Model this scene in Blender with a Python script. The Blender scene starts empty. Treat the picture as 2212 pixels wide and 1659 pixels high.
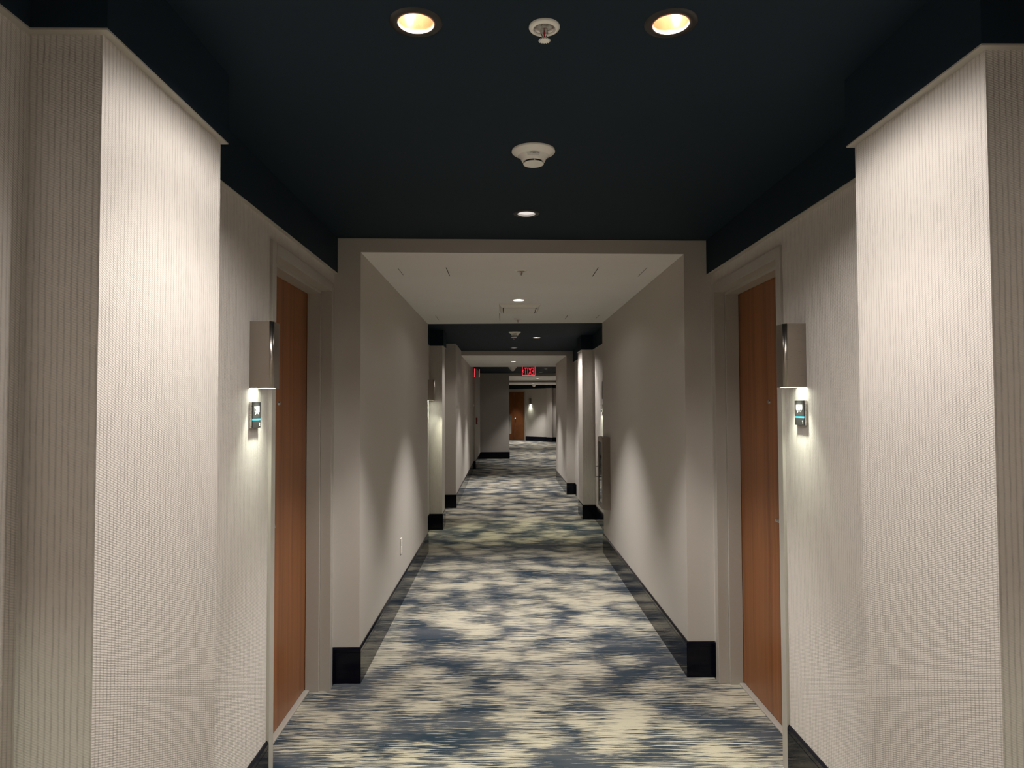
import bpy, bmesh, math, random
from mathutils import Vector, Matrix
random.seed(7)
SC = bpy.context.scene
COL = SC.collection
PI = math.pi

# ------------------------------------------------------------------ measures
H = 1.53                                   # eye height
ZC, ZB, ZS, ZBB = 2.479, 2.279, 2.4006, 0.196
F, PITCH, YAW, ROLL = 1473.54, 0.0321, 0.0114, -0.0033

# ------------------------------------------------------------------ materials
class N:
    """tiny node-graph helper"""
    def __init__(s, name):
        s.m = bpy.data.materials.new(name); s.m.use_nodes = True
        s.t = s.m.node_tree; s.t.nodes.clear()
        s.out = s.t.nodes.new('ShaderNodeOutputMaterial')
    def n(s, kind, **kw):
        x = s.t.nodes.new(kind)
        for k, v in kw.items(): setattr(x, k, v)
        return x
    def l(s, a, b): s.t.links.new(a, b)
    def val(s, inp, v):
        if hasattr(v, 'is_output'): s.l(v, inp)
        else: inp.default_value = v
    def math(s, op, a, b=0.0, c=0.0, clamp=False):
        x = s.n('ShaderNodeMath', operation=op, use_clamp=clamp)
        for i, v in enumerate((a, b, c)): s.val(x.inputs[i], v)
        return x.outputs[0]
    def mix(s, f, a, b, blend='MIX'):
        x = s.n('ShaderNodeMix', data_type='RGBA', blend_type=blend)
        s.val(x.inputs[0], f); s.val(x.inputs[6], a); s.val(x.inputs[7], b)
        return x.outputs[2]
    def pos(s):
        g = s.n('ShaderNodeNewGeometry'); x = s.n('ShaderNodeSeparateXYZ'); s.l(g.outputs['Position'], x.inputs[0])
        return x.outputs
    def xyz(s, a, b, c):
        x = s.n('ShaderNodeCombineXYZ')
        for i, v in enumerate((a, b, c)): s.val(x.inputs[i], v)
        return x.outputs[0]
    def noise(s, vec, scale=1.0, detail=2.0, rough=0.5):
        x = s.n('ShaderNodeTexNoise'); s.l(vec, x.inputs['Vector'])
        x.inputs['Scale'].default_value = scale; x.inputs['Detail'].default_value = detail; x.inputs['Roughness'].default_value = rough
        return x.outputs['Fac']
    def smooth(s, v, lo, hi):
        x = s.n('ShaderNodeMapRange', interpolation_type='SMOOTHSTEP'); s.val(x.inputs[0], v)
        x.inputs[1].default_value = lo; x.inputs[2].default_value = hi
        return x.outputs[0]
    def bump(s, h, strength, dist):
        x = s.n('ShaderNodeBump'); s.l(h, x.inputs['Height']); x.inputs['Strength'].default_value = strength; x.inputs['Distance'].default_value = dist
        return x.outputs[0]
    def bsdf(s, color, rough=0.5, metal=0.0, normal=None, spec=0.5, **kw):
        b = s.n('ShaderNodeBsdfPrincipled')
        s.val(b.inputs['Base Color'], color); s.val(b.inputs['Roughness'], rough); b.inputs['Metallic'].default_value = metal
        b.inputs['Specular IOR Level'].default_value = spec
        if normal is not None: s.l(normal, b.inputs['Normal'])
        for k, v in kw.items(): s.val(b.inputs[k.replace('_', ' ')], v)
        s.l(b.outputs[0], s.out.inputs[0])
        return s.m

def C(r, g, b): return (r, g, b, 1.0)

def simple(name, col, rough=0.5, metal=0.0, spec=0.5, grain=0.0, scale=60.0, **kw):
    k = N(name)
    if grain:
        g = k.n('ShaderNodeNewGeometry')
        f = k.noise(g.outputs['Position'], scale, 3.0)
        c = k.mix(f, C(*[x * (1 - grain) for x in col]), C(*[x * (1 + grain) for x in col]))
        return k.bsdf(c, rough, metal, k.bump(f, 0.15, 0.001), spec, **kw)
    return k.bsdf(C(*col), rough, metal, None, spec, **kw)

def emit(name, col, strength):
    return simple(name, (0.02, 0.02, 0.02), 0.4, Emission_Color=C(*col), Emission_Strength=strength)

def wallpaper():
    k = N('ribbed_wallpaper'); x, y, z = k.pos()
    u = k.math('ADD', x, y)
    j = k.noise(k.xyz(u, 0.0, k.math('MULTIPLY', z, 0.12)), 60.0, 1.0)
    ph = k.math('ADD', k.math('MULTIPLY', u, 2 * PI / 0.0128), k.math('MULTIPLY', j, 3.2))
    sn = k.math('MULTIPLY_ADD', k.math('SINE', ph), 0.5, 0.5)
    groove = k.math('POWER', sn, 4.0)                        # narrow dark grooves between the cords
    uneven = k.smooth(k.noise(k.xyz(u, k.math('MULTIPLY', z, 0.5), 0.0), 45.0, 2.0), 0.3, 0.65)
    groove = k.math('MULTIPLY', groove, k.math('MULTIPLY_ADD', uneven, 0.55, 0.45))
    weave = k.math('SINE', k.math('ADD', k.math('MULTIPLY', z, 2 * PI / 0.0052), k.math('MULTIPLY', ph, 1.0)))
    fuzz = k.noise(k.xyz(x, y, z), 420.0, 2.0)
    hgt = k.math('ADD', k.math('MULTIPLY', groove, -1.0), k.math('ADD', k.math('MULTIPLY', weave, 0.20), k.math('MULTIPLY', fuzz, 0.55)))
    c = k.mix(k.math('MULTIPLY', groove, 0.55), C(0.665, 0.618, 0.575), C(0.36, 0.325, 0.29))
    return k.bsdf(c, 0.75, 0.0, k.bump(hgt, 0.55, 0.0022), 0.25)

def paint(name, col, rough=0.6, spec=0.35):
    k = N(name); g = k.n('ShaderNodeNewGeometry')
    f = k.noise(g.outputs['Position'], 180.0, 3.0); f2 = k.noise(g.outputs['Position'], 1.7, 3.0)
    c = k.mix(f2, C(*[v * 0.95 for v in col]), C(*[v * 1.05 for v in col]))
    return k.bsdf(c, rough, 0.0, k.bump(f, 0.12, 0.0008), spec)

def wood():
    k = N('door_wood'); x, y, z = k.pos(); u = k.math('ADD', x, y)
    wob = k.noise(k.xyz(u, 0.0, z), 1.5, 2.0)
    g1 = k.noise(k.xyz(k.math('ADD', k.math('MULTIPLY', u, 26.0), k.math('MULTIPLY', wob, 1.6)), 0.0, k.math('MULTIPLY', z, 0.35)), 1.0, 4.0, 0.6)
    g2 = k.noise(k.xyz(k.math('MULTIPLY', u, 320.0), 3.0, k.math('MULTIPLY', z, 5.0)), 1.0, 2.0)
    band = k.noise(k.xyz(k.math('MULTIPLY', u, 9.0), 8.0, 0.0), 1.0, 1.0)
    c = k.mix(k.smooth(g1, 0.3, 0.7), C(0.175, 0.058, 0.017), C(0.30, 0.112, 0.036))
    c = k.mix(k.math('MULTIPLY', k.smooth(g2, 0.45, 0.75), 0.35), c, C(0.16, 0.058, 0.02))
    c = k.mix(k.math('MULTIPLY', k.smooth(band, 0.35, 0.65), 0.25), c, C(0.34, 0.13, 0.042))
    return k.bsdf(c, 0.32, 0.0, k.bump(g2, 0.05, 0.0006), 0.3)

def carpet():
    k = N('patterned_carpet'); x, y, z = k.pos()
    wx = k.noise(k.xyz(x, y, 4.0), 3.0, 2.0); wy = k.noise(k.xyz(x, y, 9.0), 3.0, 2.0)
    bx = k.math('MULTIPLY_ADD', wx, 0.16, x); by = k.math('MULTIPLY_ADD', wy, 0.12, y)
    v = k.n('ShaderNodeTexVoronoi', feature='SMOOTH_F1'); k.l(k.xyz(k.math('MULTIPLY', bx, 3.9), k.math('MULTIPLY', by, 4.8), 0.0), v.inputs['Vector'])
    v.inputs['Scale'].default_value = 1.0; v.inputs['Smoothness'].default_value = 0.25; v.inputs['Randomness'].default_value = 0.95
    blob = k.math('SUBTRACT', 0.62, v.outputs['Distance'])
    patch = k.noise(k.xyz(x, k.math('MULTIPLY', y, 1.3), 2.0), 1.9, 3.0)
    st1 = k.noise(k.xyz(k.math('MULTIPLY', x, 3.6), k.math('MULTIPLY', k.math('ADD', y, k.math('MULTIPLY', wx, 0.03)), 95.0), 0.0), 1.0, 3.0, 0.6)
    st2 = k.noise(k.xyz(k.math('MULTIPLY', x, 9.0), k.math('MULTIPLY', y, 260.0), 7.0), 1.0, 2.0, 0.6)
    pile = k.noise(k.xyz(x, y, z), 420.0, 2.0, 0.7)
    s = k.math('ADD', k.math('MULTIPLY', blob, 0.95), k.math('MULTIPLY', k.math('SUBTRACT', patch, 0.5), 1.15))
    s = k.math('ADD', s, k.math('MULTIPLY', k.math('SUBTRACT', st1, 0.5), 2.3))
    s = k.math('ADD', s, k.math('MULTIPLY', k.math('SUBTRACT', st2, 0.5), 2.1))
    s = k.math('ADD', s, k.math('MULTIPLY', k.math('SUBTRACT', pile, 0.5), 0.55))
    t = k.smooth(s, 0.02, 0.28)
    hue = k.noise(k.xyz(k.math('MULTIPLY', x, 2.0), k.math('MULTIPLY', y, 5.0), 12.0), 1.0, 3.0)
    dark = k.mix(k.smooth(hue, 0.38, 0.62), C(0.018, 0.036, 0.056), C(0.072, 0.083, 0.098))
    light = k.mix(k.smooth(pile, 0.3, 0.7), C(0.43, 0.392, 0.298), C(0.63, 0.578, 0.45))
    c = k.mix(t, dark, light)
    return k.bsdf(c, 0.95, 0.0, k.bump(k.math('ADD', pile, k.math('MULTIPLY', st2, 0.8)), 0.5, 0.004), 0.1, Sheen_Weight=0.08)

def gloss_base():
    k = N('black_gloss_base'); x, y, z = k.pos()
    f = k.noise(k.xyz(x, y, k.math('MULTIPLY', z, 5.0)), 7.0, 2.0)
    return k.bsdf(C(0.0035, 0.004, 0.0085), 0.11, 0.0, k.bump(f, 0.06, 0.01), 0.16)

def brushed(name, col, rough=0.3):
    k = N(name); x, y, z = k.pos()
    f = k.noise(k.xyz(k.math('MULTIPLY', x, 40.0), k.math('MULTIPLY', y, 40.0), k.math('MULTIPLY', z, 900.0)), 1.0, 2.0)
    return k.bsdf(C(*col), k.math('MULTIPLY_ADD', f, 0.12, rough - 0.06), 1.0, k.bump(f, 0.03, 0.0005))

M = dict(
    paper=wallpaper(), wood=wood(), carpet=carpet(), base=gloss_base(),
    wall=paint('beige_wall_paint', (0.535, 0.495, 0.45)),
    soffit=paint('pale_ceiling_paint', (0.86, 0.845, 0.82), 0.7),
    dark=paint('dark_ceiling_paint', (0.0168, 0.0275, 0.0395), 0.65, 0.08),
    trim=paint('beige_trim_paint', (0.46, 0.43, 0.38), 0.5),
    frame=simple('door_frame_paint', (0.43, 0.40, 0.355), 0.34, grain=0.03),
    black=simple('black_ring_paint', (0.012, 0.012, 0.013), 0.4, grain=0.1),
    bronze=simple('dark_bronze_ring', (0.02, 0.016, 0.013), 0.4, grain=0.1),
    peach=simple('peach_reflector', (0.93, 0.50, 0.31), 0.3, 0.3, grain=0.04),
    whitecup=simple('white_reflector', (0.85, 0.82, 0.78), 0.3, grain=0.02),
    plastic=simple('white_plastic', (0.93, 0.90, 0.83), 0.35, grain=0.02),
    plate=simple('white_plate_plastic', (0.80, 0.77, 0.70), 0.35, grain=0.02),
    slot=simple('dark_slot', (0.02, 0.018, 0.015), 0.8),
    nickel=brushed('brushed_nickel', (0.40, 0.355, 0.31), 0.30),
    steel=brushed('satin_steel', (0.55, 0.53, 0.50), 0.28),
    chrome=brushed('chrome', (0.62, 0.60, 0.57), 0.15),
    cabinet=paint('cabinet_paint', (0.215, 0.18, 0.145), 0.4),
    face=simple('dark_sign_face', (0.017, 0.016, 0.016), 0.5, grain=0.1),
    letters=simple('white_raised_characters', (0.88, 0.87, 0.84), 0.35),
    cyan=simple('blue_stripe', (0.02, 0.30, 0.50), 0.4, Emission_Color=C(0.1, 0.75, 1.0), Emission_Strength=0.10),
    red=simple('red_enamel', (0.30, 0.012, 0.015), 0.35, grain=0.03),
    redglass=simple('red_glass_bulb', (0.55, 0.04, 0.05), 0.12, grain=0.02),
    lamp_warm=emit('lamp_warm', (1.0, 0.90, 0.76), 12.0),
    lamp_pale=emit('lamp_pale', (1.0, 0.93, 0.88), 0.40),
    lamp_white=emit('lamp_white', (1.0, 0.94, 0.84), 9.0),
    lamp_sconce=emit('lamp_sconce', (0.95, 1.0, 0.84), 9.0),
    exit_red=emit('exit_red', (1.0, 0.012, 0.03), 0.9),
    exit_glow=emit('exit_edge_glow', (1.0, 0.05, 0.08), 1.2),
    label=simple('paper_label', (0.72, 0.70, 0.66), 0.6),
    ink=simple('label_ink', (0.05, 0.05, 0.055), 0.7),
)
def clear():
    k = N('clear_acrylic')
    return k.bsdf(C(0.96, 0.9, 0.9), 0.02, 0.0, None, 0.4, Transmission_Weight=1.0, IOR=1.12)
M['acrylic'] = clear()
def smoked():
    k = N('cabinet_glass')
    return k.bsdf(C(0.10, 0.10, 0.095), 0.06, 0.0, None, 0.6, Transmission_Weight=0.35, IOR=1.45)
M['glass'] = smoked()

# ------------------------------------------------------------------ mesh helpers
def link(name, bm, mat, parent=None, bevel=0.0, smooth=False, loc=None):
    bmesh.ops.recalc_face_normals(bm, faces=bm.faces[:])
    me = bpy.data.meshes.new(name); bm.to_mesh(me); bm.free()
    for mm in (mat if isinstance(mat, (list, tuple)) else [mat]): me.materials.append(mm)
    o = bpy.data.objects.new(name, me); COL.objects.link(o)
    if parent is not None: o.parent = parent
    if loc is not None: o.location = loc
    if smooth:
        for p in me.polygons: p.use_smooth = True
    if bevel:
        b = o.modifiers.new('bevel', 'BEVEL'); b.width = bevel; b.segments = 2; b.limit_method = 'ANGLE'; b.angle_limit = 0.6
    return o

def box(bm, x0, x1, y0, y1, z0, z1):
    x0, x1 = sorted((x0, x1)); y0, y1 = sorted((y0, y1)); z0, z1 = sorted((z0, z1))
    v = [bm.verts.new((x, y, z)) for z in (z0, z1) for x, y in ((x0, y0), (x1, y0), (x1, y1), (x0, y1))]
    for f in ((0, 3, 2, 1), (4, 5, 6, 7), (0, 1, 5, 4), (1, 2, 6, 5), (2, 3, 7, 6), (3, 0, 4, 7)):
        bm.faces.new([v[i] for i in f])
    return v

def prism(bm, poly, z0, z1):
    a = [bm.verts.new((x, y, z0)) for x, y in poly]; b = [bm.verts.new((x, y, z1)) for x, y in poly]
    bm.faces.new(a[::-1]); bm.faces.new(b)
    n = len(poly)
    for i in range(n): bm.faces.new((a[i], a[(i + 1) % n], b[(i + 1) % n], b[i]))

def slab(bm, poly, z0, z1, holes):
    """a ceiling slab: underside with round holes, and its sides"""
    edges = []
    def loop(pts):
        vs = [bm.verts.new((x, y, z0)) for x, y in pts]
        for i in range(len(vs)): edges.append(bm.edges.new((vs[i], vs[(i + 1) % len(vs)])))
        return vs
    outer = loop(poly)
    for hx, hy, r in holes: loop([(hx + r * math.cos(t * PI / 16), hy + r * math.sin(t * PI / 16)) for t in range(32)])
    bmesh.ops.triangle_fill(bm, edges=edges, use_beauty=True, use_dissolve=False, normal=(0, 0, -1))
    top = [bm.verts.new((v.co.x, v.co.y, z1)) for v in outer]
    n = len(outer)
    for i in range(n): bm.faces.new((outer[i], outer[(i + 1) % n], top[(i + 1) % n], top[i]))
    bm.faces.new(top)

def lathe(bm, prof, seg=40, c=(0, 0), cap0=False, cap1=False):
    rings = []
    for r, z in prof:
        rings.append([bm.verts.new((c[0] + r * math.cos(2 * PI * i / seg), c[1] + r * math.sin(2 * PI * i / seg), z)) for i in range(seg)])
    for a, b in zip(rings, rings[1:]):
        for i in range(seg): bm.faces.new((a[i], a[(i + 1) % seg], b[(i + 1) % seg], b[i]))
    if cap0: bm.faces.new(rings[0])
    if cap1: bm.faces.new(rings[-1])
    return rings

def sweep(bm, pts, prof, room):
    """sweep a profile (offset into the room, height) along a plan polyline; room = +1 right of travel, -1 left"""
    P = [Vector(p) for p in pts]; cols = []
    for i, p in enumerate(P):
        d0 = (P[i] - P[i - 1]).normalized() if i else (P[1] - P[0]).normalized()
        d1 = (P[i + 1] - P[i]).normalized() if i < len(P) - 1 else d0
        if not i: d0 = d1
        n0 = Vector((d0.y, -d0.x)) * room; n1 = Vector((d1.y, -d1.x)) * room
        m = (n0 + n1); m = m / max(m.dot(n0), 0.2)
        cols.append([bm.verts.new((p.x + m.x * o, p.y + m.y * o, z)) for o, z in prof])
    k = len(prof)
    for a, b in zip(cols, cols[1:]):
        for i in range(k): bm.faces.new((a[i], a[(i + 1) % k], b[(i + 1) % k], b[i]))
    bm.faces.new(cols[0]); bm.faces.new(cols[-1][::-1])

def tube(bm, pts, r, seg=10):
    pts = [Vector(p) for p in pts]; rings = []
    for i, p in enumerate(pts):
        d = (pts[min(i + 1, len(pts) - 1)] - pts[max(i - 1, 0)]).normalized()
        a = d.cross(Vector((0, 0, 1)) if abs(d.z) < 0.9 else Vector((1, 0, 0))).normalized(); b = d.cross(a)
        rr = r[i] if isinstance(r, (list, tuple)) else r
        rings.append([bm.verts.new(p + a * rr * math.cos(2 * PI * j / seg) + b * rr * math.sin(2 * PI * j / seg)) for j in range(seg)])
    for a, b in zip(rings, rings[1:]):
        for i in range(seg): bm.faces.new((a[i], a[(i + 1) % seg], b[(i + 1) % seg], b[i]))
    bm.faces.new(rings[0]); bm.faces.new(rings[-1])

def new(): return bmesh.new()

def struct(name, bm, mat, parent=None, label=None, **kw):
    o = link(name, bm, mat, parent, **kw)
    if parent is None: o['kind'] = 'structure'
    if label: o['label'] = label
    return o

def thing(name, label, cat, loc, group=None, kind=None, rot=None):
    o = bpy.data.objects.new(name, None); COL.objects.link(o); o.location = loc; o.empty_display_size = 0.05
    if rot: o.rotation_euler = rot
    o['label'] = label; o['category'] = cat
    if group: o['group'] = group
    if kind: o['kind'] = kind
    return o

def dup(root, loc, label, rot=None):
    """copy a thing, its parts and their sub-parts"""
    r = root.copy(); COL.objects.link(r); r.location = loc; r['label'] = label
    if rot: r.rotation_euler = rot
    for ch in list(root.children):
        c = ch.copy(); COL.objects.link(c); c.parent = r
        for g in list(ch.children):
            d = g.copy(); COL.objects.link(d); d.parent = c
    return r

def text_bm(s, size, depth, spacing=1.0, bold=0.0):
    """text in the XY plane, centred, as a mesh"""
    cu = bpy.data.curves.new('t', 'FONT'); cu.body = s; cu.size = size; cu.extrude = depth; cu.align_x = 'CENTER'; cu.align_y = 'CENTER'
    cu.space_character = spacing; cu.offset = bold
    o = bpy.data.objects.new('t', cu); COL.objects.link(o)
    bpy.context.view_layer.update()
    me = bpy.data.meshes.new_from_object(o.evaluated_get(bpy.context.evaluated_depsgraph_get()))
    bm = bmesh.new(); bm.from_mesh(me)
    bpy.data.objects.remove(o); bpy.data.curves.remove(cu); bpy.data.meshes.remove(me)
    return bm

def spot(loc, aim, watts, cone, blend, col, size=0.02):
    d = bpy.data.lights.new('lamp', 'SPOT'); d.energy = watts; d.spot_size = math.radians(cone); d.spot_blend = blend; d.color = col; d.shadow_soft_size = size
    o = bpy.data.objects.new('lamp', d); COL.objects.link(o); o.location = loc
    o.rotation_euler = (Vector(aim) - Vector(loc)).to_track_quat('-Z', 'Y').to_euler()
    return o

# ------------------------------------------------------------------ the setting
L_REC, L_PIL, R_REC, R_PIL = -0.955, -0.805, 1.188, 1.0194
DL = (2.778, 3.787)        # left door frame, near and far outer edges
DR = (2.878, 3.838)        # right door frame
DTOP = 2.212

bm = new(); box(bm, -1.3, 3.4, -4.2, 32.2, -0.08, 0.0); struct('floor', bm, M['carpet'], label='cream and slate blue streaked carpet along the corridor')

# downlights: x, y, z, hole radius
WARM = [(-0.216, 1.661), (0.417, 1.661), (0.451, 9.449)]
PALE = [(0.112, 3.337), (0.160, 11.126), (1.032, 19.2)]
BRIGHT1 = [(0.120, 5.585)]; BRIGHT3 = [(0.182, 13.376)]; BRIGHT4 = [(1.068, 21.87)]; BRIGHT5 = [(1.119, 26.63)]
holes = [(x, y, 0.046) for x, y in WARM + PALE]
bm = new(); slab(bm, [(-1.3, -4.2), (3.4, -4.2), (3.4, 32.2), (-1.3, 32.2)], ZC, ZC + 0.14, holes)
struct('ceiling', bm, M['dark'], label='near-black painted ceiling')

def soffit(poly, hs, z1=ZC + 0.1):
    bm = new(); slab(bm, poly, ZS, z1, [(x, y, 0.046) for x, y in hs]); return bm
# the soffit blocks: pale underside; the beam face toward the dark bays has the wall colour
def soffit_obj(poly, hs, label):
    o = struct('ceiling', soffit(poly, hs), [M['soffit'], M['wall']], label=label)
    for p in o.data.polygons:
        if abs(p.normal.z) < 0.5: p.material_index = 1
soffit_obj([(-0.808, 3.837), (1.0354, 3.892), (1.0354, 7.16), (-0.808, 7.215)], BRIGHT1, 'lowered pale ceiling of the nearer white passage')
soffit_obj([(-0.738, 11.716), (1.08, 11.80), (1.08, 14.2335), (3.3, 14.2335), (3.3, 15.2), (-0.746, 15.2)], BRIGHT3, 'lowered pale ceiling in front of the exit sign')
soffit_obj([(0.142, 19.82), (1.85, 19.85), (1.85, 23.4), (0.148, 23.39)], BRIGHT4, 'far lowered pale ceiling beyond the exit sign')
soffit_obj([(0.05, 25.39), (2.25, 25.39), (2.25, 28.3), (0.05, 28.3)], BRIGHT5, 'farthest lowered pale ceiling')
soffit_obj([(-0.808, -4.0), (1.0354, -4.0), (1.0354, -0.56), (-0.808, -0.56)], [(0.12, -2.2)], 'lowered pale ceiling behind the viewer')

# papered walls of the near bay (with the door openings) and of the second bay
def papered(side, polys, name):
    bm = new()
    for poly, z0, z1 in polys: prism(bm, poly, z0, z1)
    struct(name, bm, M['paper'])
LX, RX = -1.27, 1.52
papered(-1, [([(LX, -0.56), (L_REC, -0.56), (L_REC, 1.358), (L_PIL, 1.358), (L_PIL, 1.927), (L_REC, 1.927), (L_REC, DL[0] + 0.01), (LX, DL[0] + 0.01)], 0, ZB),
             ([(LX, DL[0] + 0.01), (L_REC, DL[0] + 0.01), (L_REC, DL[1] - 0.01), (LX, DL[1] - 0.01)], DTOP - 0.01, ZB),
             ([(LX, DL[1] - 0.01), (L_REC, DL[1] - 0.01), (L_REC, 3.837), (LX, 3.837)], 0, ZB)], 'wall_left')
papered(1, [([(RX, -0.56), (R_REC, -0.56), (R_REC, 1.4088), (R_PIL, 1.4088), (R_PIL, 1.9445), (R_REC, 1.9445), (R_REC, DR[0] + 0.01), (RX, DR[0] + 0.01)], 0, ZB),
            ([(RX, DR[0] + 0.01), (R_REC, DR[0] + 0.01), (R_REC, DR[1] - 0.01), (RX, DR[1] - 0.01)], DTOP - 0.01, ZB),
            ([(RX, DR[1] - 0.01), (R_REC, DR[1] - 0.01), (R_REC, 3.892), (RX, 3.892)], 0, ZB)], 'wall_right')
papered(-1, [([(LX, 7.215), (-0.935, 7.215), (-0.935, 8.519), (-0.774, 8.519), (-0.774, 8.886), (-0.935, 8.886), (-0.935, 10.337), (LX, 10.337)], 0, ZB)], 'wall_left')
papered(1, [([(RX, 7.16), (1.223, 7.16), (1.223, 9.23), (1.058, 9.23), (1.058, 9.76), (1.22, 9.76), (1.22, 11.8), (RX, 11.8)], 0, ZB)], 'wall_right')

# plain painted walls
def plain(name, *polys):
    bm = new()
    for p in polys: prism(bm, p, 0, ZC)
    struct(name, bm, M['wall'])
plain('wall_left', [(LX, 3.837), (-0.808, 3.837), (-0.808, 7.215), (LX, 7.215)])
plain('wall_right', [(RX, 3.892), (1.0354, 3.892), (1.0354, 7.16), (RX, 7.16)])
plain('wall_left', [(LX, 10.337), (-0.7335, 10.337), (-0.750, 16.64), (-0.708, 16.64), (-0.695, 19.79), (LX, 19.79)])
plain('wall_right', [(RX, 11.8), (1.0803, 11.8), (1.0803, 14.2335), (3.4, 14.2335), (3.4, 14.1), (RX, 14.1)])
plain('wall_far_left', [(LX, 19.79), (0.142, 19.82), (0.148, 23.39), (0.05, 23.4), (0.05, 28.3), (-0.6, 28.3), (-0.6, 32.0), (LX, 32.0)])
plain('wall_far_right', [(1.85, 19.85), (3.4, 19.85), (3.4, 32.0), (2.9, 32.0), (2.9, 28.3), (2.25, 28.3), (2.25, 25.39), (2.4, 25.39), (2.4, 23.4), (1.85, 23.4)])
plain('wall_side', [(3.3, 14.2335), (3.4, 14.2335), (3.4, 19.85), (3.3, 19.85)])
plain('wall_back', [(LX, -4.2), (RX, -4.2), (RX, -4.0), (LX, -4.0)])
plain('wall_left', [(LX, -4.0), (-0.808, -4.0), (-0.808, -0.56), (LX, -0.56)])
plain('wall_right', [(RX, -4.0), (1.0354, -4.0), (1.0354, -0.56), (RX, -0.56)])
FA, FB = Vector((-0.6, 31.45)), Vector((1.83, 29.15))               # the slanting far wall
fd = (FB - FA).normalized(); fn = Vector((-fd.y, fd.x))              # fn points away from the viewer
if fn.y < 0: fn = -fn
def far(s, off=0.0):
    p = FA + fd * s - fn * off; return (p.x, p.y)
FLEN = (FB - FA).length
plain('wall_far', [far(0), far(FLEN), (1.80, 29.02), (2.01, 28.84), (2.09, 29.05), (2.9, 28.5), (2.9, 32.0), (-0.6, 32.0)])

# dark bulkheads over the walls, each with a thin pale strip on its underside
def bulkhead(poly, name):
    bm = new(); prism(bm, poly, ZB + 0.004, ZC); struct('ceiling', bm, M['dark'], label=name)
    bm = new(); prism(bm, poly, ZB, ZB + 0.004); struct(TRIM(), bm, M['trim'], label='pale strip under ' + name)
_t = [0]
def TRIM():
    _t[0] += 1; return 'trim_%d' % _t[0]
bulkhead([(LX, -0.56), (-0.938, -0.56), (-0.938, 1.340), (-0.786, 1.340), (-0.786, 1.9344), (-0.938, 1.9344), (-0.938, 3.837), (LX, 3.837)], 'the near left dark bulkhead')
bulkhead([(RX, -0.56), (1.166, -0.56), (1.166, 1.389), (0.998, 1.389), (0.998, 1.9537), (1.166, 1.9537), (1.166, 3.892), (RX, 3.892)], 'the near right dark bulkhead')
bulkhead([(LX, 7.215), (-0.92, 7.215), (-0.92, 8.49), (-0.755, 8.49), (-0.755, 8.90), (-0.92, 8.90), (-0.92, 10.337), (LX, 10.337)], 'the second left dark bulkhead')
bulkhead([(RX, 7.16), (1.1915, 7.16), (1.1915, 9.15), (1.034, 9.15), (1.034, 9.70), (1.1915, 9.70), (1.1915, 11.8), (RX, 11.8)], 'the second right dark bulkhead')
bulkhead([far(0.0, 0.05), far(FLEN - 0.03, 0.05), (1.78, 28.97), (2.02, 28.79), (2.10, 28.98), (2.9, 28.45), (2.9, 30.5), (1.9, 29.5), far(FLEN, -0.1), far(0, -0.1)], 'the farthest dark bulkhead')

# gloss baseboards: face, a fine groove, a chamfered cap
BBP = [(0.0, 0.0), (0.0105, 0.0), (0.0105, 0.1665), (0.0092, 0.1680), (0.0105, 0.1695), (0.0105, 0.1860), (0.0050, ZBB), (0.0, ZBB)]
def baseboard(name, pts, room):
    bm = new(); sweep(bm, pts, BBP, room); struct(name, bm, M['base'])
baseboard('baseboard_left', [(L_REC, -0.56), (L_REC, 1.358), (L_PIL, 1.358), (L_PIL, 1.927), (L_REC, 1.927), (L_REC, DL[0])], 1)
baseboard('baseboard_right', [(R_REC, -0.56), (R_REC, 1.4088), (R_PIL, 1.4088), (R_PIL, 1.9445), (R_REC, 1.9445), (R_REC, DR[0])], -1)
baseboard('baseboard_left', [(L_REC, DL[1]), (L_REC, 3.837), (-0.808, 3.837), (-0.808, 7.215), (-0.935, 7.215), (-0.935, 8.519), (-0.774, 8.519), (-0.774, 8.886), (-0.935, 8.886), (-0.935, 10.337), (-0.7335, 10.337), (-0.750, 16.64), (-0.708, 16.64), (-0.695, 19.79), (0.142, 19.82), (0.148, 23.39)], 1)
baseboard('baseboard_right', [(R_REC, DR[1]), (R_REC, 3.892), (1.0354, 3.892), (1.0354, 7.16), (1.223, 7.16), (1.223, 9.23), (1.058, 9.23), (1.058, 9.76), (1.22, 9.76), (1.22, 10.2)], -1)
baseboard('baseboard_right', [(1.22, 11.6), (1.22, 11.8), (1.0803, 11.8), (1.0803, 14.2335), (3.3, 14.2335)], -1)

# short dark access slots cut in the nearer pale ceiling
for x, y0, y1 in [(-0.668, 4.295, 4.51), (-0.363, 4.268, 4.543), (0.596, 4.272, 4.564), (0.905, 4.274, 4.566), (-0.66, 6.554, 6.872), (-0.043, 6.397, 6.919), (0.613, 6.537, 6.817), (0.917, 6.508, 6.785)]:
    w = 0.0022 if abs(x - 0.12) < 0.6 else 0.0012
    bm = new(); box(bm, x - w, x + w, y0, y1, ZS - 0.0012, ZS + 0.004); struct(TRIM(), bm, M['slot'], label='thin dark slot in the pale ceiling')

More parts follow.
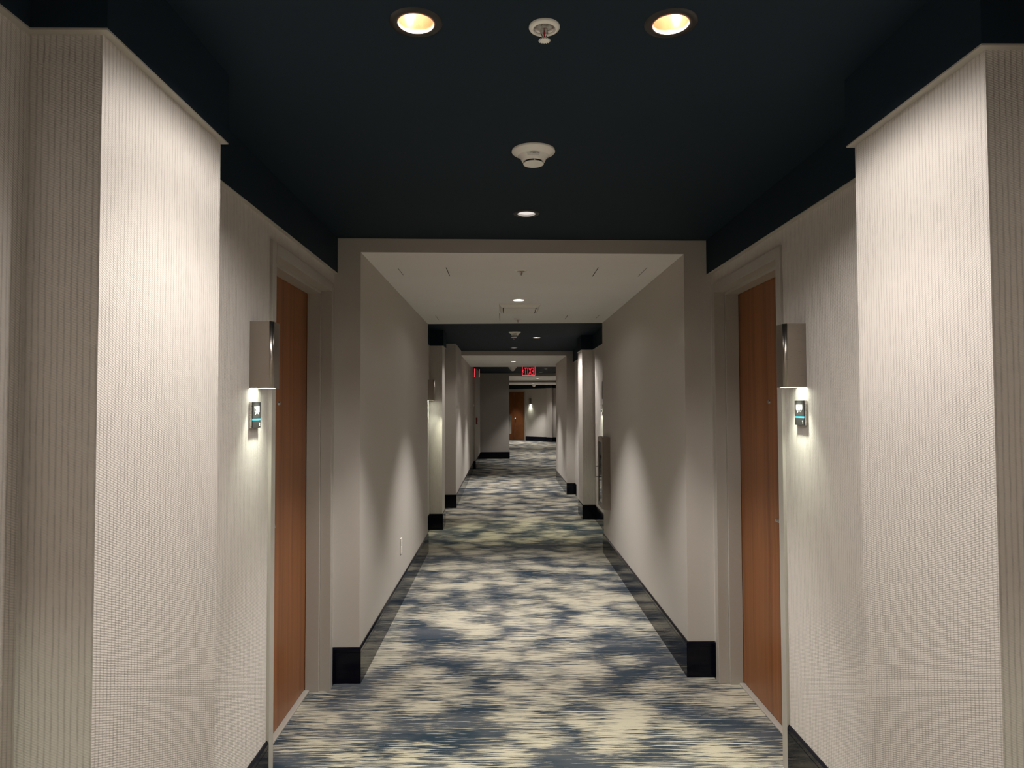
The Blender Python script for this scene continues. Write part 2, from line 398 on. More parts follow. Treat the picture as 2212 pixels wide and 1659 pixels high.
# ------------------------------------------------------------------ doors
def hotel_door(num, xw, n, y0, y1, label, peep_y, lever_y):
    """xw wall plane, n = +1 when the room lies toward +x; built in place"""
    d = thing('door_%d' % num, label, 'door', (xw, (y0 + y1) / 2, 0), kind='structure')
    ox, oy = xw, (y0 + y1) / 2
    X = lambda off: n * off
    bm = new()
    for s, e in ((-1, y0 - oy), (1, y1 - oy)):
        box(bm, X(0.012), X(-0.046), e, e - s * 0.050, 0, DTOP)                # casing
        box(bm, X(-0.046), X(-0.119), e - s * 0.012, e - s * 0.066, 0, DTOP - 0.005)  # stop
        box(bm, X(-0.119), X(-0.19), e - s * 0.012, e - s * 0.049, 0, DTOP - 0.012)
    box(bm, X(0.012), X(-0.046), y0 - oy + 0.05, y1 - oy - 0.05, DTOP - 0.05, DTOP)
    box(bm, X(-0.046), X(-0.119), y0 - oy + 0.066, y1 - oy - 0.066, DTOP - 0.066, DTOP - 0.005)
    box(bm, X(-0.119), X(-0.19), y0 - oy + 0.049, y1 - oy - 0.049, DTOP - 0.049, DTOP - 0.012)
    link('door_frame', bm, M['frame'], d, bevel=0.0018)
    bm = new(); box(bm, X(-0.121), X(-0.166), y0 - oy + 0.053, y1 - oy - 0.053, 0.014, DTOP - 0.053)
    leaf = link('door_leaf', bm, M['wood'], d, bevel=0.002)
    bm = new(); box(bm, X(-0.095), X(-0.17), y0 - oy + 0.067, y1 - oy - 0.067, 0.0, 0.011)
    link('threshold', bm, M['frame'], d, bevel=0.003)
    # peephole: a chrome collar with a dark lens
    bm = new(); lathe(bm, [(0.0045, 0.006), (0.0085, 0.006), (0.0105, 0.0)], 20, cap0=True)
    bmesh.ops.rotate(bm, verts=bm.verts, matrix=Matrix.Rotation(n * PI / 2, 3, 'Y'))
    bmesh.ops.translate(bm, verts=bm.verts, vec=(X(-0.121), peep_y - oy, 1.546))
    link('peephole', bm, M['chrome'], leaf, smooth=False)
    bm = new()                                                                       # lever and its plate
    ly = lever_y - oy; s = 1 if lever_y < oy else -1
    box(bm, X(-0.121), X(-0.113), ly - 0.03, ly + 0.03, 0.90, 1.12)
    tube(bm, [(X(-0.113), ly, 1.0), (X(-0.072), ly, 1.0), (X(-0.066), ly + s * 0.01, 1.0), (X(-0.066), ly + s * 0.12, 1.0)], 0.009)
    link('door_handle', bm, M['steel'], leaf, bevel=0.001)
    return d
hotel_door(1, L_REC, 1, DL[0], DL[1], 'brown wooden guest room door in a grey frame on the left, beside the left wall lamp', 3.27, 2.93)
hotel_door(2, R_REC, -1, DR[0], DR[1], 'brown wooden guest room door in a grey frame on the right, beside the right wall lamp', 3.355, 3.03)

# the far pair of doors on the slanting wall
ang = math.atan2(fd.y, fd.x)
s0 = (Vector((0.985, 30.05)) - FA).dot(fd)
d3 = thing('door_3', 'pair of brown wooden doors at the far end of the corridor', 'door', (*far(s0, 0.0), 0), kind='structure', rot=(0, 0, ang))
bm = new()                                                     # local x runs along the wall, -y toward the viewer
box(bm, -0.05, 0.0, -0.02, 0.03, 0, 2.2); box(bm, -1.50, -1.45, -0.02, 0.03, 0, 2.2); box(bm, -1.45, -0.05, -0.02, 0.03, 2.15, 2.2)
link('door_frame', bm, M['frame'], d3, bevel=0.002)
bm = new(); box(bm, -0.685, -0.052, -0.008, 0.02, 0.012, 2.148); rl = link('door_leaf', bm, M['wood'], d3, bevel=0.002)
bm = new(); box(bm, -1.447, -0.698, -0.008, 0.02, 0.012, 2.148); link('door_leaf', bm, M['wood'], d3, bevel=0.002)
bm = new(); box(bm, -0.76, -0.725, -0.020, -0.008, 0.012, 2.148); link('astragal', bm, M['wood'], d3, bevel=0.002)
bm = new(); box(bm, -0.700, -0.683, 0.0, 0.018, 0.012, 2.148); link('gap_shade', bm, M['slot'], d3)  # dark strip standing in for the shade between the two leaves
bm = new(); lathe(bm, [(0.034, 0.0), (0.034, 0.008), (0.014, 0.012), (0.014, 0.035), (0.030, 0.045), (0.032, 0.062), (0.02, 0.072)], 20, cap0=True, cap1=True)
bmesh.ops.rotate(bm, verts=bm.verts, matrix=Matrix.Rotation(PI / 2, 3, 'X')); bmesh.ops.translate(bm, verts=bm.verts, vec=(-0.61, -0.008, 0.97))
link('door_handle', bm, M['steel'], rl, smooth=True)
baseboard('baseboard_far', [far(s0), far(FLEN), (1.80, 29.02), (2.01, 28.84), (2.09, 29.05), (2.8, 28.57)], 1)

# ------------------------------------------------------------------ ceiling fittings
def can_parts(t, ring, cup, lens_mat, tilt=0.0, deep=0.05, lens_r=0.037):
    bm = new(); lathe(bm, [(0.0445, 0.003), (0.0445, -0.0035), (0.052, -0.0045), (0.063, -0.003), (0.0655, 0.0)], 48)
    link('ring', bm, ring, t, smooth=True)
    bm = new(); lathe(bm, [(0.0445, -0.003), (0.0440, 0.02), (0.0425, 0.06), (0.0415, 0.095)], 48, cap1=True)
    link('reflector', bm, cup, t, smooth=False)
    bm = new(); lathe(bm, [(lens_r, 0.0), (lens_r, 0.004)], 40, cap0=True, cap1=True)
    bmesh.ops.rotate(bm, verts=bm.verts, matrix=Matrix.Rotation(tilt, 3, 'Y'))
    bmesh.ops.translate(bm, verts=bm.verts, vec=(0.016 if tilt else 0.0, 0, deep))
    link('lamp', bm, lens_mat, t)
    return t
warm = can_parts(thing('recessed_downlight', 'dark-ringed recessed downlight with glowing peach bowl, left of the nearest sprinkler', 'ceiling light', (*WARM[0], ZC), 'recessed downlights'), M['bronze'], M['peach'], M['lamp_warm'], tilt=0.85, deep=0.066, lens_r=0.022)
dup(warm, (*WARM[1], ZC), 'dark-ringed recessed downlight with glowing peach bowl, right of the nearest sprinkler', (0, 0, PI))
dup(warm, (*WARM[2], ZC), 'small peach downlight in the second dark ceiling, right of the second smoke detector', (0, 0, PI))
pale = can_parts(thing('recessed_downlight', 'black-ringed pale downlight between the nearest smoke detector and the beam', 'ceiling light', (*PALE[0], ZC), 'recessed downlights'), M['black'], M['whitecup'], M['lamp_pale'], deep=0.006, lens_r=0.042)
dup(pale, (*PALE[1], ZC), 'black-ringed pale downlight in the second dark ceiling, just before its beam')
dup(pale, (*PALE[2], ZC), 'tiny pale downlight in the dark ceiling to the right of the exit sign')
bright = can_parts(thing('recessed_downlight', 'bright white downlight in the pale ceiling next to the air vent', 'ceiling light', (*BRIGHT1[0], ZS), 'recessed downlights'), M['whitecup'], M['whitecup'], M['lamp_white'], deep=0.006, lens_r=0.042)
dup(bright, (*BRIGHT3[0], ZS), 'bright white downlight in the pale ceiling just in front of the exit sign')
dup(bright, (*BRIGHT4[0], ZS), 'bright white downlight in the first pale ceiling beyond the exit sign')
dup(bright, (*BRIGHT5[0], ZS), 'bright white downlight in the farthest pale ceiling, nearest the far doors')

def sprinkler(loc, label):
    t = thing('sprinkler_head', label, 'sprinkler', loc, 'ceiling sprinklers')
    bm = new(); lathe(bm, [(0.0385, 0.0), (0.0388, -0.003), (0.037, -0.006), (0.031, -0.009), (0.028, -0.0085), (0.0265, -0.004)], 48)
    link('escutcheon', bm, M['plastic'], t, smooth=True)
    bm = new(); lathe(bm, [(0.0268, -0.005), (0.026, -0.0015), (0.012, -0.0008)], 40, cap1=True)
    link('recess_cup', bm, M['steel'], t, smooth=True)
    bm = new()
    lathe(bm, [(0.007, 0.0), (0.007, -0.006), (0.010, -0.006), (0.010, -0.010), (0.005, -0.011)], 16, cap1=True)
    for s in (-1, 1): tube(bm, [(s * 0.0085, 0, -0.008), (s * 0.0085, 0, -0.016), (s * 0.005, 0, -0.025), (s * 0.0012, 0, -0.031)], 0.0017, 8)
    tube(bm, [(0, 0, -0.028), (0, 0, -0.036)], [0.0035, 0.0025], 10)
    link('frame_arms', bm, M['steel'], t)
    bm = new(); tube(bm, [(0, 0, -0.010), (0, 0, -0.018), (0, 0, -0.027)], [0.0016, 0.0026, 0.0016], 10)
    link('glass_bulb', bm, M['redglass'], t, smooth=True)
    bm = new()                                                   # toothed deflector
    k = 18; top, bot = [], []
    for i in range(k * 4):
        a = 2 * PI * i / (k * 4); r = 0.0150 if (i % 4) in (0, 1) else 0.0105
        top.append(bm.verts.new((r * math.cos(a), r * math.sin(a), -0.0355))); bot.append(bm.verts.new((r * math.cos(a), r * math.sin(a), -0.0369)))
    bm.faces.new(top); bm.faces.new(bot[::-1])
    for i in range(k * 4): bm.faces.new((top[i], top[(i + 1) % (k * 4)], bot[(i + 1) % (k * 4)], bot[i]))
    link('deflector', bm, M['plastic'], t)
    return t
sp = sprinkler((0.103, 1.677, ZC), 'white sprinkler head between the two nearest downlights')
dup(sp, (0.112, 4.358, ZS), 'sprinkler head near the front edge of the pale ceiling')
dup(sp, (0.140, 6.83, ZS), 'sprinkler head behind the air vent in the pale ceiling')
dup(sp, (0.136, 9.40, ZC), 'sprinkler head just behind the second smoke detector')
dup(sp, (1.067, 17.446, ZC), 'tiny sprinkler head in the dark ceiling to the right of the exit sign')
dup(sp, (1.08, 24.9, ZC), 'tiny sprinkler head between the two farthest bright downlights')

def detector(loc, label, r=0.080):
    t = thing('smoke_detector', label, 'smoke detector', loc, 'ceiling smoke detectors'); s = r / 0.080
    bm = new(); lathe(bm, [(0.080 * s, 0.0), (0.081 * s, -0.006), (0.078 * s, -0.010), (0.066 * s, -0.018), (0.057 * s, -0.025)], 56)
    link('base', bm, M['plastic'], t, smooth=True)
    bm = new(); lathe(bm, [(0.0565 * s, -0.0245), (0.050 * s, -0.032), (0.0455 * s, -0.042), (0.0425 * s, -0.050), (0.040 * s, -0.0515), (0.032 * s, -0.050)], 56, cap1=True)
    body = link('sensor_body', bm, M['plastic'], t, smooth=True)
    bm = new(); lathe(bm, [(0.034 * s, -0.0500), (0.034 * s, -0.0575)], 40); link('vent_gap', bm, M['slot'], body)
    bm = new(); lathe(bm, [(0.036 * s, -0.0570), (0.0385 * s, -0.0585), (0.038 * s, -0.0615), (0.034 * s, -0.0625), (0.030 * s, -0.0618), (0.0, -0.0618)], 48)
    cap = link('cap', bm, M['plastic'], t, smooth=True)
    for i in range(4):
        a = PI * 1.52 + i * PI / 2; c, q = math.cos(a), math.sin(a)
        bm = new(); tube(bm, [(0.0365 * s * c, 0.0365 * s * q, -0.0505), (0.0365 * s * c, 0.0365 * s * q, -0.0585)], 0.0022, 8)
        link('post', bm, M['plastic'], t)
    # paper sticker with a bar pattern, facing the viewer
    bm = new()
    def onbody(a, z):                                            # a point on the cone of the body
        rr = s * (0.0567 + (0.0447 - 0.0567) * ((-z - 0.0245) / 0.0185)) + 0.0006
        return (rr * math.sin(a), -rr * math.cos(a), z)
    def patch(bm, a0, a1, z0, z1, tilt=0.0):
        v = [bm.verts.new(onbody(a, z)) for a, z in ((a0, z0), (a1, z0 - tilt), (a1, z1 - tilt), (a0, z1))]; bm.faces.new(v)
    for i in range(8): patch(bm, -0.50 + i * 0.115, -0.385 + i * 0.115, -0.0265, -0.040)
    st = link('sticker', bm, M['label'], body)
    bm = new()
    def onlab(a, z):
        p = onbody(a, z); q = Vector(p); q.x *= 1.01; q.y *= 1.01; return q
    x = -0.28
    for w in [1, 2, 1, 1, 3, 1, 2, 1, 1, 2, 3, 1, 1, 2, 1, 3, 1, 2]:
        a0, a1 = x, x + 0.018 * w * 0.72
        v = [bm.verts.new(onlab(a, z)) for a, z in ((a0, -0.0278), (a1, -0.0278), (a1, -0.0315), (a0, -0.0315))]; bm.faces.new(v); x += 0.018 * w + 0.006
    v = [bm.verts.new(onlab(a, z)) for a, z in ((-0.10, -0.0325), (0.13, -0.0325), (0.13, -0.0338), (-0.10, -0.0338))]; bm.faces.new(v)
    link('bar_print', bm, M['ink'], body)
    for c in list(t.children) + [g for c in t.children for g in c.children]:
        for v in c.data.vertices: v.co.z *= 0.84
    return t
sd = detector((0.111, 2.507, ZC), 'white smoke detector with a barcode sticker, alone in the middle of the nearest dark ceiling')
dup(sd, (0.138, 8.731, ZC), 'white smoke detector on the second dark ceiling, just before a sprinkler')
# the strobe just past the soffit and another far away
def strobe(loc, label):
    t = thing('ceiling_strobe', label, 'alarm strobe', loc, 'ceiling alarm strobes')
    bm = new(); lathe(bm, [(0.098, 0.0), (0.100, -0.055), (0.098, -0.070), (0.080, -0.092), (0.064, -0.112)], 40); link('base', bm, M['plastic'], t, smooth=True)
    bm = new(); lathe(bm, [(0.064, -0.112), (0.052, -0.136), (0.032, -0.154), (0.012, -0.160)], 32, cap1=True); link('lens', bm, M['whitecup'], t, smooth=True)
    return t
sb = strobe((0.19, 15.45, ZC), 'pale domed alarm strobe on the dark ceiling, left of the red exit sign')
dup(sb, (1.245, 28.62, ZC), 'tiny pale domed strobe on the dark ceiling over the far end')

# air vent in the pale ceiling
t = thing('air_vent', 'square raised air diffuser in the pale ceiling behind the bright downlight', 'vent', (0.135, 6.0, ZS))
def frustum(bm, a, b, za, zb):
    A = [bm.verts.new((sx * a[0], sy * a[1], za)) for sx, sy in ((-1, -1), (1, -1), (1, 1), (-1, 1))]
    B = [bm.verts.new((sx * b[0], sy * b[1], zb)) for sx, sy in ((-1, -1), (1, -1), (1, 1), (-1, 1))]
    for i in range(4): bm.faces.new((A[i], A[(i + 1) % 4], B[(i + 1) % 4], B[i]))
    return A, B
bm = new(); frustum(bm, (0.178, 0.215), (0.178, 0.215), 0.0, -0.005); frustum(bm, (0.178, 0.215), (0.154, 0.190), -0.005, -0.030); frustum(bm, (0.154, 0.190), (0.146, 0.182), -0.030, -0.030); frustum(bm, (0.146, 0.182), (0.146, 0.182), -0.030, -0.008)
link('vent_frame', bm, M['plate'], t)
bm = new(); box(bm, -0.146, 0.146, -0.182, 0.182, -0.009, -0.004); link('vent_throat', bm, M['slot'], t)
bm = new(); box(bm, -0.139, 0.139, -0.172, 0.172, -0.034, -0.026); link('vent_plate', bm, M['plate'], t, bevel=0.003)

# ------------------------------------------------------------------ wall lamps and room signs
def sconce(xw, n, yc, label, half=0.0435, z0=1.600, z1=1.851):
    t = thing('wall_sconce', label, 'wall lamp', (xw, yc, z0), 'wall lamps by the doors', rot=(0, 0, 0 if n > 0 else PI))
    prof = [(0.0, -half), (0.073, -half)]
    for i in range(1, 7):
        a = -PI / 2 + i * PI / 12; prof.append((0.073 + 0.014 * math.cos(a), -half + 0.014 + 0.014 * math.sin(a)))
    prof += [(x, -y) for x, y in prof[::-1]]
    hgt = z1 - z0
    bm = new(); k = len(prof)
    inner = [(min(max(x - 0.002 * (1 if x > 0.07 else 0), 0), 1), y - 0.002 * (1 if y > 0 else -1)) for x, y in prof]
    o0 = [bm.verts.new((x, y, 0)) for x, y in prof]; o1 = [bm.verts.new((x, y, hgt)) for x, y in prof]
    i0 = [bm.verts.new((x, y, 0)) for x, y in inner]; i1 = [bm.verts.new((x, y, hgt - 0.006)) for x, y in inner]
    for i in range(k - 1):
        bm.faces.new((o0[i], o0[i + 1], o1[i + 1], o1[i])); bm.faces.new((i0[i], i0[i + 1], i1[i + 1], i1[i])); bm.faces.new((o0[i], o0[i + 1], i0[i + 1], i0[i]))
    bm.faces.new(o1); 
    sh = link('metal_shade', bm, M['nickel'], t)
    for p in sh.data.polygons: p.use_smooth = abs(p.normal.z) < 0.3 and p.area < 0.0012
    bm = new(); box(bm, 0.002, 0.082, -half + 0.005, half - 0.005, 0.004, 0.008); link('diffuser', bm, M['lamp_sconce'], t)
    bm = new(); box(bm, 0.0, 0.006, -half + 0.006, half - 0.006, 0.012, hgt - 0.02); link('backplate', bm, M['steel'], t)
    return t
SL_Y, SR_Y = 2.6085, 2.7085
sc = sconce(L_REC, 1, SL_Y, 'brushed nickel box lamp on the near left wall, above the room number sign')
dup(sc, (R_REC, SR_Y, 1.600), 'brushed nickel box lamp on the near right wall, above the room number sign', (0, 0, PI))
dup(sc, (-0.935, 8.37, 1.600), 'nickel box lamp farther along the left side, in front of the second pillar')
dup(sc, (1.223, 8.50, 1.600), 'nickel box lamp farther along the right side, above the wall cabinet')
sF = (Vector((1.15, 29.8)) - FA).dot(fd)
dup(sc, (*far(sF), 1.600), 'tiny wall lamp glowing beside the far brown doors', (0, 0, ang - PI / 2))

def room_sign(xw, n, yc, label, number):
    t = thing('room_sign', label, 'sign', (xw, yc, 1.4985), 'room number signs', rot=(0, 0, PI / 2 if n > 0 else -PI / 2))
    # local: x to the viewer's right when facing the sign, -y out of the wall
    w, h = 0.0425, 0.049
    bm = new(); box(bm, -w, w, -0.011, 0.0, -h, h); body = link('sign_body', bm, M['steel'], t, bevel=0.001)
    bm = new(); box(bm, -w, w, -0.0135, -0.011, -h * 0.27, h); link('upper_plate', bm, M['face'], t, bevel=0.0006)
    bm = new(); box(bm, -w, w, -0.0135, -0.011, -h, -h * 0.40); link('lower_plate', bm, M['face'], t, bevel=0.0006)
    bm = new(); box(bm, -w, w, -0.0130, -0.011, -h * 0.40, -h * 0.27); link('stripe', bm, M['cyan'], t)
    if not number: return t
    b = text_bm(number, 0.030, 0.0008, 0.98, 0.0006)
    bmesh.ops.rotate(b, verts=b.verts, matrix=Matrix.Rotation(PI / 2, 3, 'X')); bmesh.ops.translate(b, verts=b.verts, vec=(0.0, -0.0143, h * 0.42))
    link('room_number', b, M['letters'], t)
    bm = new()                                                   # the raised dots of the tactile line
    for c, dots in enumerate([(1, 2, 3, 5), (1,), (1, 2), (1, 4), (2, 4, 5)]):
        for q in dots:
            cx = -0.016 + c * 0.0075 + (0.0028 if q > 3 else 0); cz = 0.0035 - ((q - 1) % 3) * 0.0028
            vs = bmesh.ops.create_icosphere(bm, subdivisions=1, radius=0.0014)['verts']
            bmesh.ops.translate(bm, verts=vs, vec=(cx, -0.0137, cz + 0.004))
    link('tactile_dots', bm, M['letters'], t)
    bm = new()                                                   # small key symbol, lower right
    vs = bmesh.ops.create_cone(bm, cap_ends=True, segments=14, radius1=0.0028, radius2=0.0028, depth=0.0008)['verts']
    bmesh.ops.rotate(bm, verts=vs, matrix=Matrix.Rotation(PI / 2, 3, 'X')); bmesh.ops.translate(bm, verts=vs, vec=(0.029, -0.0139, -0.0325))
    box(bm, 0.0298, 0.0318, -0.0143, -0.0135, -0.0425, -0.0345)
    link('symbol', bm, M['letters'], t)
    return t
room_sign(L_REC, 1, SL_Y - 0.001, 'black room number sign 1551 under the left wall lamp', '1551')
room_sign(R_REC, -1, SR_Y - 0.003, 'black room number sign 1550 under the right wall lamp', '1550')
room_sign(1.223, -1, 8.50, 'room number sign seen edge-on under the farther right wall lamp', '')

# ------------------------------------------------------------------ small wall fittings
t = thing('wall_outlet', 'small white outlet plate low on the left white passage wall', 'outlet', (-0.808, 5.352, 0.446))
bm = new(); box(bm, 0.0, 0.007, -0.036, 0.036, -0.060, 0.060); link('cover_plate', bm, M['plate'], t, bevel=0.002)
bm = new(); box(bm, 0.0065, 0.009, -0.017, 0.017, 0.006, 0.038); box(bm, 0.0065, 0.009, -0.017, 0.017, -0.038, -0.006); link('receptacle', bm, M['plastic'], t, bevel=0.001)

# fire extinguisher cabinet on the right white wall
t = thing('wall_mounted_extinguisher_cabinet', 'taupe wall cabinet with a glass front and pull handle on the right passage wall', 'cabinet', (1.0354, 6.685, 0.512))
CW, CH, CD = 0.325, 0.706, 0.066
bm = new()
box(bm, -CD, 0, 0.0, 0.012, 0, CH); box(bm, -CD, 0, CW - 0.012, CW, 0, CH); box(bm, -CD, 0, 0.012, CW - 0.012, 0, 0.012); box(bm, -CD, 0, 0.012, CW - 0.012, CH - 0.012, CH); box(bm, -0.012, 0, 0.012, CW - 0.012, 0.012, CH - 0.012)
link('cabinet_body', bm, M['cabinet'], t, bevel=0.0015)
bm = new()
for a in ((0.004, 0.048, 0.004, CH - 0.004), (CW - 0.048, CW - 0.004, 0.004, CH - 0.004), (0.048, CW - 0.048, 0.004, 0.052), (0.048, CW - 0.048, CH - 0.052, CH - 0.004)): box(bm, -CD - 0.012, -CD, *a)
cd = link('cabinet_door', bm, M['cabinet'], t, bevel=0.0015)
bm = new(); box(bm, -CD - 0.007, -CD - 0.003, 0.047, CW - 0.047, 0.051, CH - 0.051); link('glass_pane', bm, M['glass'], cd)
bm = new(); tube(bm, [(-CD - 0.010, 0.27, 0.402), (-CD - 0.042, 0.27, 0.402), (-CD - 0.045, 0.27, 0.398), (-CD - 0.045, 0.27, 0.300), (-CD - 0.042, 0.27, 0.296), (-CD - 0.010, 0.27, 0.296)], 0.004)
link('pull_handle', bm, M['steel'], cd, smooth=True)
# pale cabinet on the far passage corner
t = thing('wall_cabinet', 'narrow pale wall cabinet seen edge-on at the far dark wall corner', 'cabinet', (0.143, 20.05, 0.71))
bm = new(); box(bm, 0, 0.05, 0, 0.30, 0, 0.56); link('cabinet_body', bm, M['frame'], t, bevel=0.004)
bm = new(); box(bm, 0.05, 0.058, 0.012, 0.288, 0.012, 0.548); link('cabinet_door', bm, M['plate'], t, bevel=0.002)
# fire alarm pull station
t = thing('fire_alarm_pull_station', 'small red fire alarm box on the far left wall below the exit sign', 'fire alarm', (-0.706, 17.03, 1.16))
bm = new(); box(bm, 0, 0.038, -0.05, 0.05, -0.08, 0.08); link('alarm_body', bm, M['red'], t, bevel=0.004)
bm = new(); box(bm, 0.038, 0.050, -0.035, 0.035, -0.045, -0.02); link('pull_handle', bm, M['letters'], t, bevel=0.002)
# small pale fitting on the left wall
t = thing('wall_fitting', 'tiny pale round fitting at the far end of the left white wall', 'wall fitting', (-0.7496, 16.35, 1.545))
bm = new(); lathe(bm, [(0.03, 0.0), (0.03, 0.012), (0.018, 0.026), (0.008, 0.030)], 24, cap1=True); bmesh.ops.rotate(bm, verts=bm.verts, matrix=Matrix.Rotation(PI / 2, 3, 'Y')); link('dome', bm, M['plate'], t, smooth=True)

# ------------------------------------------------------------------ exit signs (edge-lit clear panels)
def exit_sign(loc, rz, label, w=0.146, h=0.20, top=0.255, word=True):
    """local x across the panel, -y toward the viewer; z down from the ceiling"""
    t = thing('exit_sign', label, 'exit sign', loc, rot=(0, 0, rz))
    zb = -top; zt = zb + h
    bm = new(); box(bm, -w * 0.9, w * 0.9, -0.025, 0.025, zt, 0.0); link('canopy', bm, M['black'], t, bevel=0.003)
    bm = new(); box(bm, -w, w, -0.003, 0.003, zb + 0.008, zt); pn = link('clear_panel', bm, M['acrylic'], t)
    bm = new(); box(bm, -w, -w + 0.006, -0.0035, 0.0035, zb, zt); link('glowing_edge', bm, M['exit_glow'], pn)
    bm = new(); box(bm, w - 0.006, w, -0.0035, 0.0035, zb, zt); link('glowing_edge', bm, M['exit_glow'], pn)
    if word: bm = new(); box(bm, -w + 0.006, w - 0.006, -0.0035, 0.0035, zb, zb + 0.010); link('glowing_edge', bm, M['exit_glow'], pn)
    if not word: return t
    b = text_bm('EXIT', 0.205, 0.001, 1.06, -0.001)
    xs = [v.co.x for v in b.verts]; ys = [v.co.y for v in b.verts]
    cx, cy = (min(xs) + max(xs)) / 2, (min(ys) + max(ys)) / 2
    for v in b.verts:                                            # the far side's word, read through the panel: mirrored
        v.co = Vector((-(v.co.x - cx) * 0.215 / (max(xs) - min(xs)) + 0.008, v.co.z - 0.0045, (v.co.y - cy) * 0.158 / (max(ys) - min(ys)) + zb + 0.100))
    link('exit_word', b, M['exit_red'], pn)
    bm = new()
    for s in (-1, 1):
        p = [(-0.143, -0.0), (-0.118, s * 0.034), (-0.106, s * 0.034), (-0.131, 0.0)]
        a = [bm.verts.new((x, -0.0055, z + zb + 0.10)) for x, z in p]; c = [bm.verts.new((x, -0.0035, z + zb + 0.10)) for x, z in p]
        bm.faces.new(a); bm.faces.new(c)
        for i in range(4): bm.faces.new((a[i], a[(i + 1) % 4], c[(i + 1) % 4], c[i]))
    link('arrow', bm, M['exit_red'], pn)
    return t
ex = exit_sign((0.5615, 15.6, ZC), 0.0, 'red lit exit sign reading backwards, hanging in the middle of the corridor')
exit_sign((-0.655, 16.42, ZC), math.radians(69), 'red lit exit sign seen edge-on at the left wall', word=False)

# ------------------------------------------------------------------ lights
WC = (1.0, 0.945, 0.89)      # warm wall washers
PC = (1.0, 0.965, 0.94)      # central downlights
GC = (0.95, 1.0, 0.82); FC = (1.0, 1.0, 0.74)      # lamps in the wall boxes
def washer(x, y, yaim, tilt, cone, watts, blend=0.35):
    """a tilted wall washer: tilt in degrees from straight down, toward -x or +x"""
    t = math.radians(tilt); spot((x, y, ZC - 0.008), (x + math.sin(t), yaim, ZC - math.cos(t)), watts, cone, blend, WC)
washer(*WARM[0], WARM[0][1] - 0.05, -20, 74, 6.5, 0.6)
washer(*WARM[1], WARM[1][1] - 0.06, 27, 80, 2.0, 0.5)
washer(*WARM[2], WARM[2][1], 27, 80, 20, 0.4)
washer(-0.13, 8.70, 8.70, -22, 76, 10, 0.5)  # added lamp with no downlight above it, brightens the second left pillar
for (x, y), p in zip(PALE, (72, 66, 66)): spot((x, y, ZC - 0.008), (x, y, 0), p, 86, 0.5, PC)
for x, y in BRIGHT1 + BRIGHT3: spot((x, y, ZS - 0.008), (x, y, 0), 125, 84, 0.8, PC)
for x, y in BRIGHT4 + BRIGHT5: spot((x, y, ZS - 0.008), (x, y, 0), 90, 100, 0.4, PC)
# the bowls themselves also shed a weak, wide light
for x, y in WARM: spot((x, y, ZC - 0.006), (x, y, 0), 15, 148, 0.3, WC, 0.035)
for x, y in WARM[:2]: spot((x, y, ZC - 0.008), (x, y, 0), 13, 104, 0.6, WC)
for x, y in PALE: spot((x, y, ZC - 0.006), (x, y, 0), 2.2, 146, 0.3, PC, 0.035)
for x, y in BRIGHT1 + BRIGHT3: spot((x, y, ZS - 0.006), (x, y, 0), 2.2, 160, 0.3, PC, 0.035)
for y, z, p in ((-0.03, ZC, 125), (-2.2, ZS, 95)): spot((0.112, y, z - 0.008), (0.112, y, 0), p, 90, 0.5, PC)
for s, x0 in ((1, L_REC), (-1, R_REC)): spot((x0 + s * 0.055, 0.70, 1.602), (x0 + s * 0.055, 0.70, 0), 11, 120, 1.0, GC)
def under_sconce(x, y, p=9):
    spot((x, y, 1.602), (x, y, 0), p, 92, 1.0, GC, 0.012)
def from_sconce(x, y, n, p=8):
    under_sconce(x + n * 0.055, y, p)
    spot((x + n * 0.060, y, 1.602), (x + n * 0.060 + n * 0.78, y, 0), 24, 72, 1.0, FC, 0.02)
from_sconce(L_REC, SL_Y, 1); from_sconce(R_REC, SR_Y, -1); from_sconce(-0.935, 8.37, 1, 5); from_sconce(1.223, 8.50, -1)
p = far(sF, 0.055); under_sconce(p[0], p[1], 10)
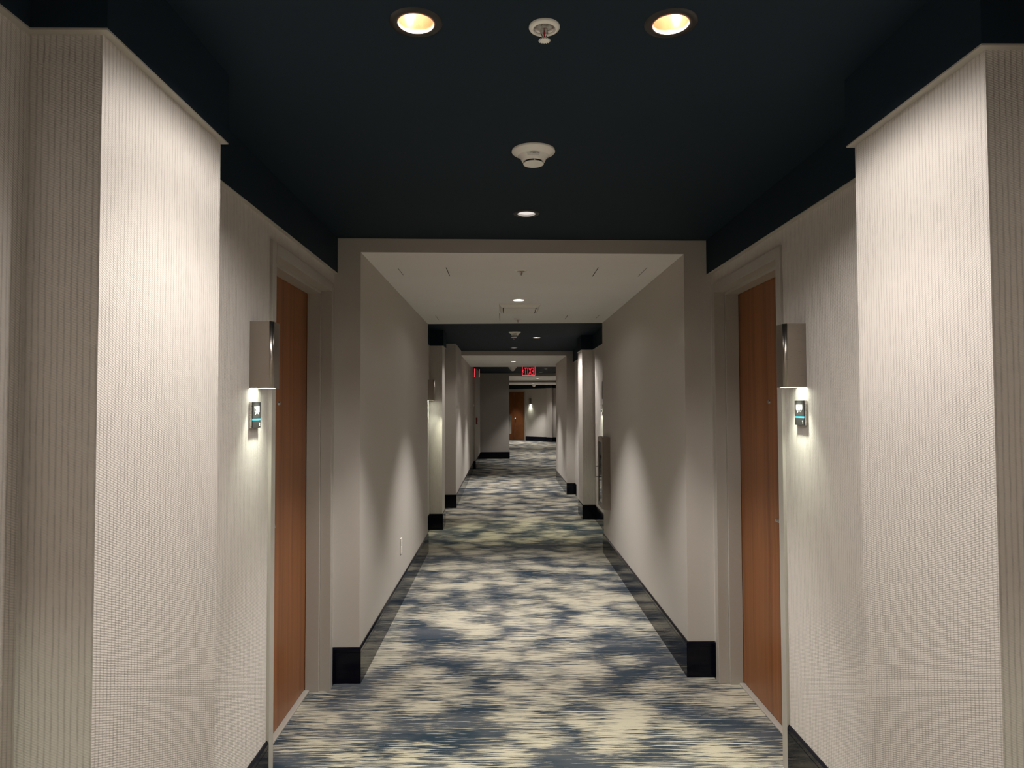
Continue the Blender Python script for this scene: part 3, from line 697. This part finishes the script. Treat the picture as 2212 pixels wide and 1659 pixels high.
spot((1.16, 28.67, ZC - 0.01), (1.16, 28.67, 0), 230, 68, 0.6, PC)
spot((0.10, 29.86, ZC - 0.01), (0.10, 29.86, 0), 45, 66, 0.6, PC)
spot((2.0, 27.9, ZS - 0.01), (2.0, 28.2, 0), 30, 100, 0.6, PC)  # added fill without a fixture, lifts the projecting pillar of the far wall
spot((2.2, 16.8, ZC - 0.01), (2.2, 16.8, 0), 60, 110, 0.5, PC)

w = bpy.data.worlds.new('world'); SC.world = w; w.use_nodes = True
w.node_tree.nodes['Background'].inputs[0].default_value = (0, 0, 0, 1); w.node_tree.nodes['Background'].inputs[1].default_value = 0.0

# ------------------------------------------------------------------ camera
cam = bpy.data.cameras.new('camera'); co = bpy.data.objects.new('camera', cam); COL.objects.link(co)
cam.sensor_fit = 'HORIZONTAL'; cam.sensor_width = 36.0; cam.lens = 36.0 * F / 2212.0; cam.clip_start = 0.02; cam.clip_end = 100
cy_, sy_, cp, sp_, cr, sr = math.cos(YAW), math.sin(YAW), math.cos(PITCH), math.sin(PITCH), math.cos(ROLL), math.sin(ROLL)
av = Vector((cy_, -sy_, 0)); bv = Vector((sy_, cy_, 0)); zv = Vector((0, 0, 1))
fwd = bv * cp + zv * sp_; upv = -bv * sp_ + zv * cp
R_ = av * cr + upv * sr; U_ = -av * sr + upv * cr
m = Matrix((( R_.x, U_.x, -fwd.x, 0), (R_.y, U_.y, -fwd.y, 0), (R_.z, U_.z, -fwd.z, H), (0, 0, 0, 1)))
co.matrix_world = m
SC.camera = co

# ------------------------------------------------------------------ colour and light settings
SC.view_settings.view_transform = 'Standard'; SC.view_settings.look = 'None'; SC.view_settings.gamma = 1.0; SC.view_settings.exposure = 0.95
SC.view_settings.use_curve_mapping = False
SC.cycles.use_denoising = True
SC.cycles.max_bounces = 10; SC.cycles.diffuse_bounces = 7; SC.cycles.glossy_bounces = 4
SC.cycles.sample_clamp_indirect = 4.0
SC.cycles.caustics_reflective = False; SC.cycles.caustics_refractive = False
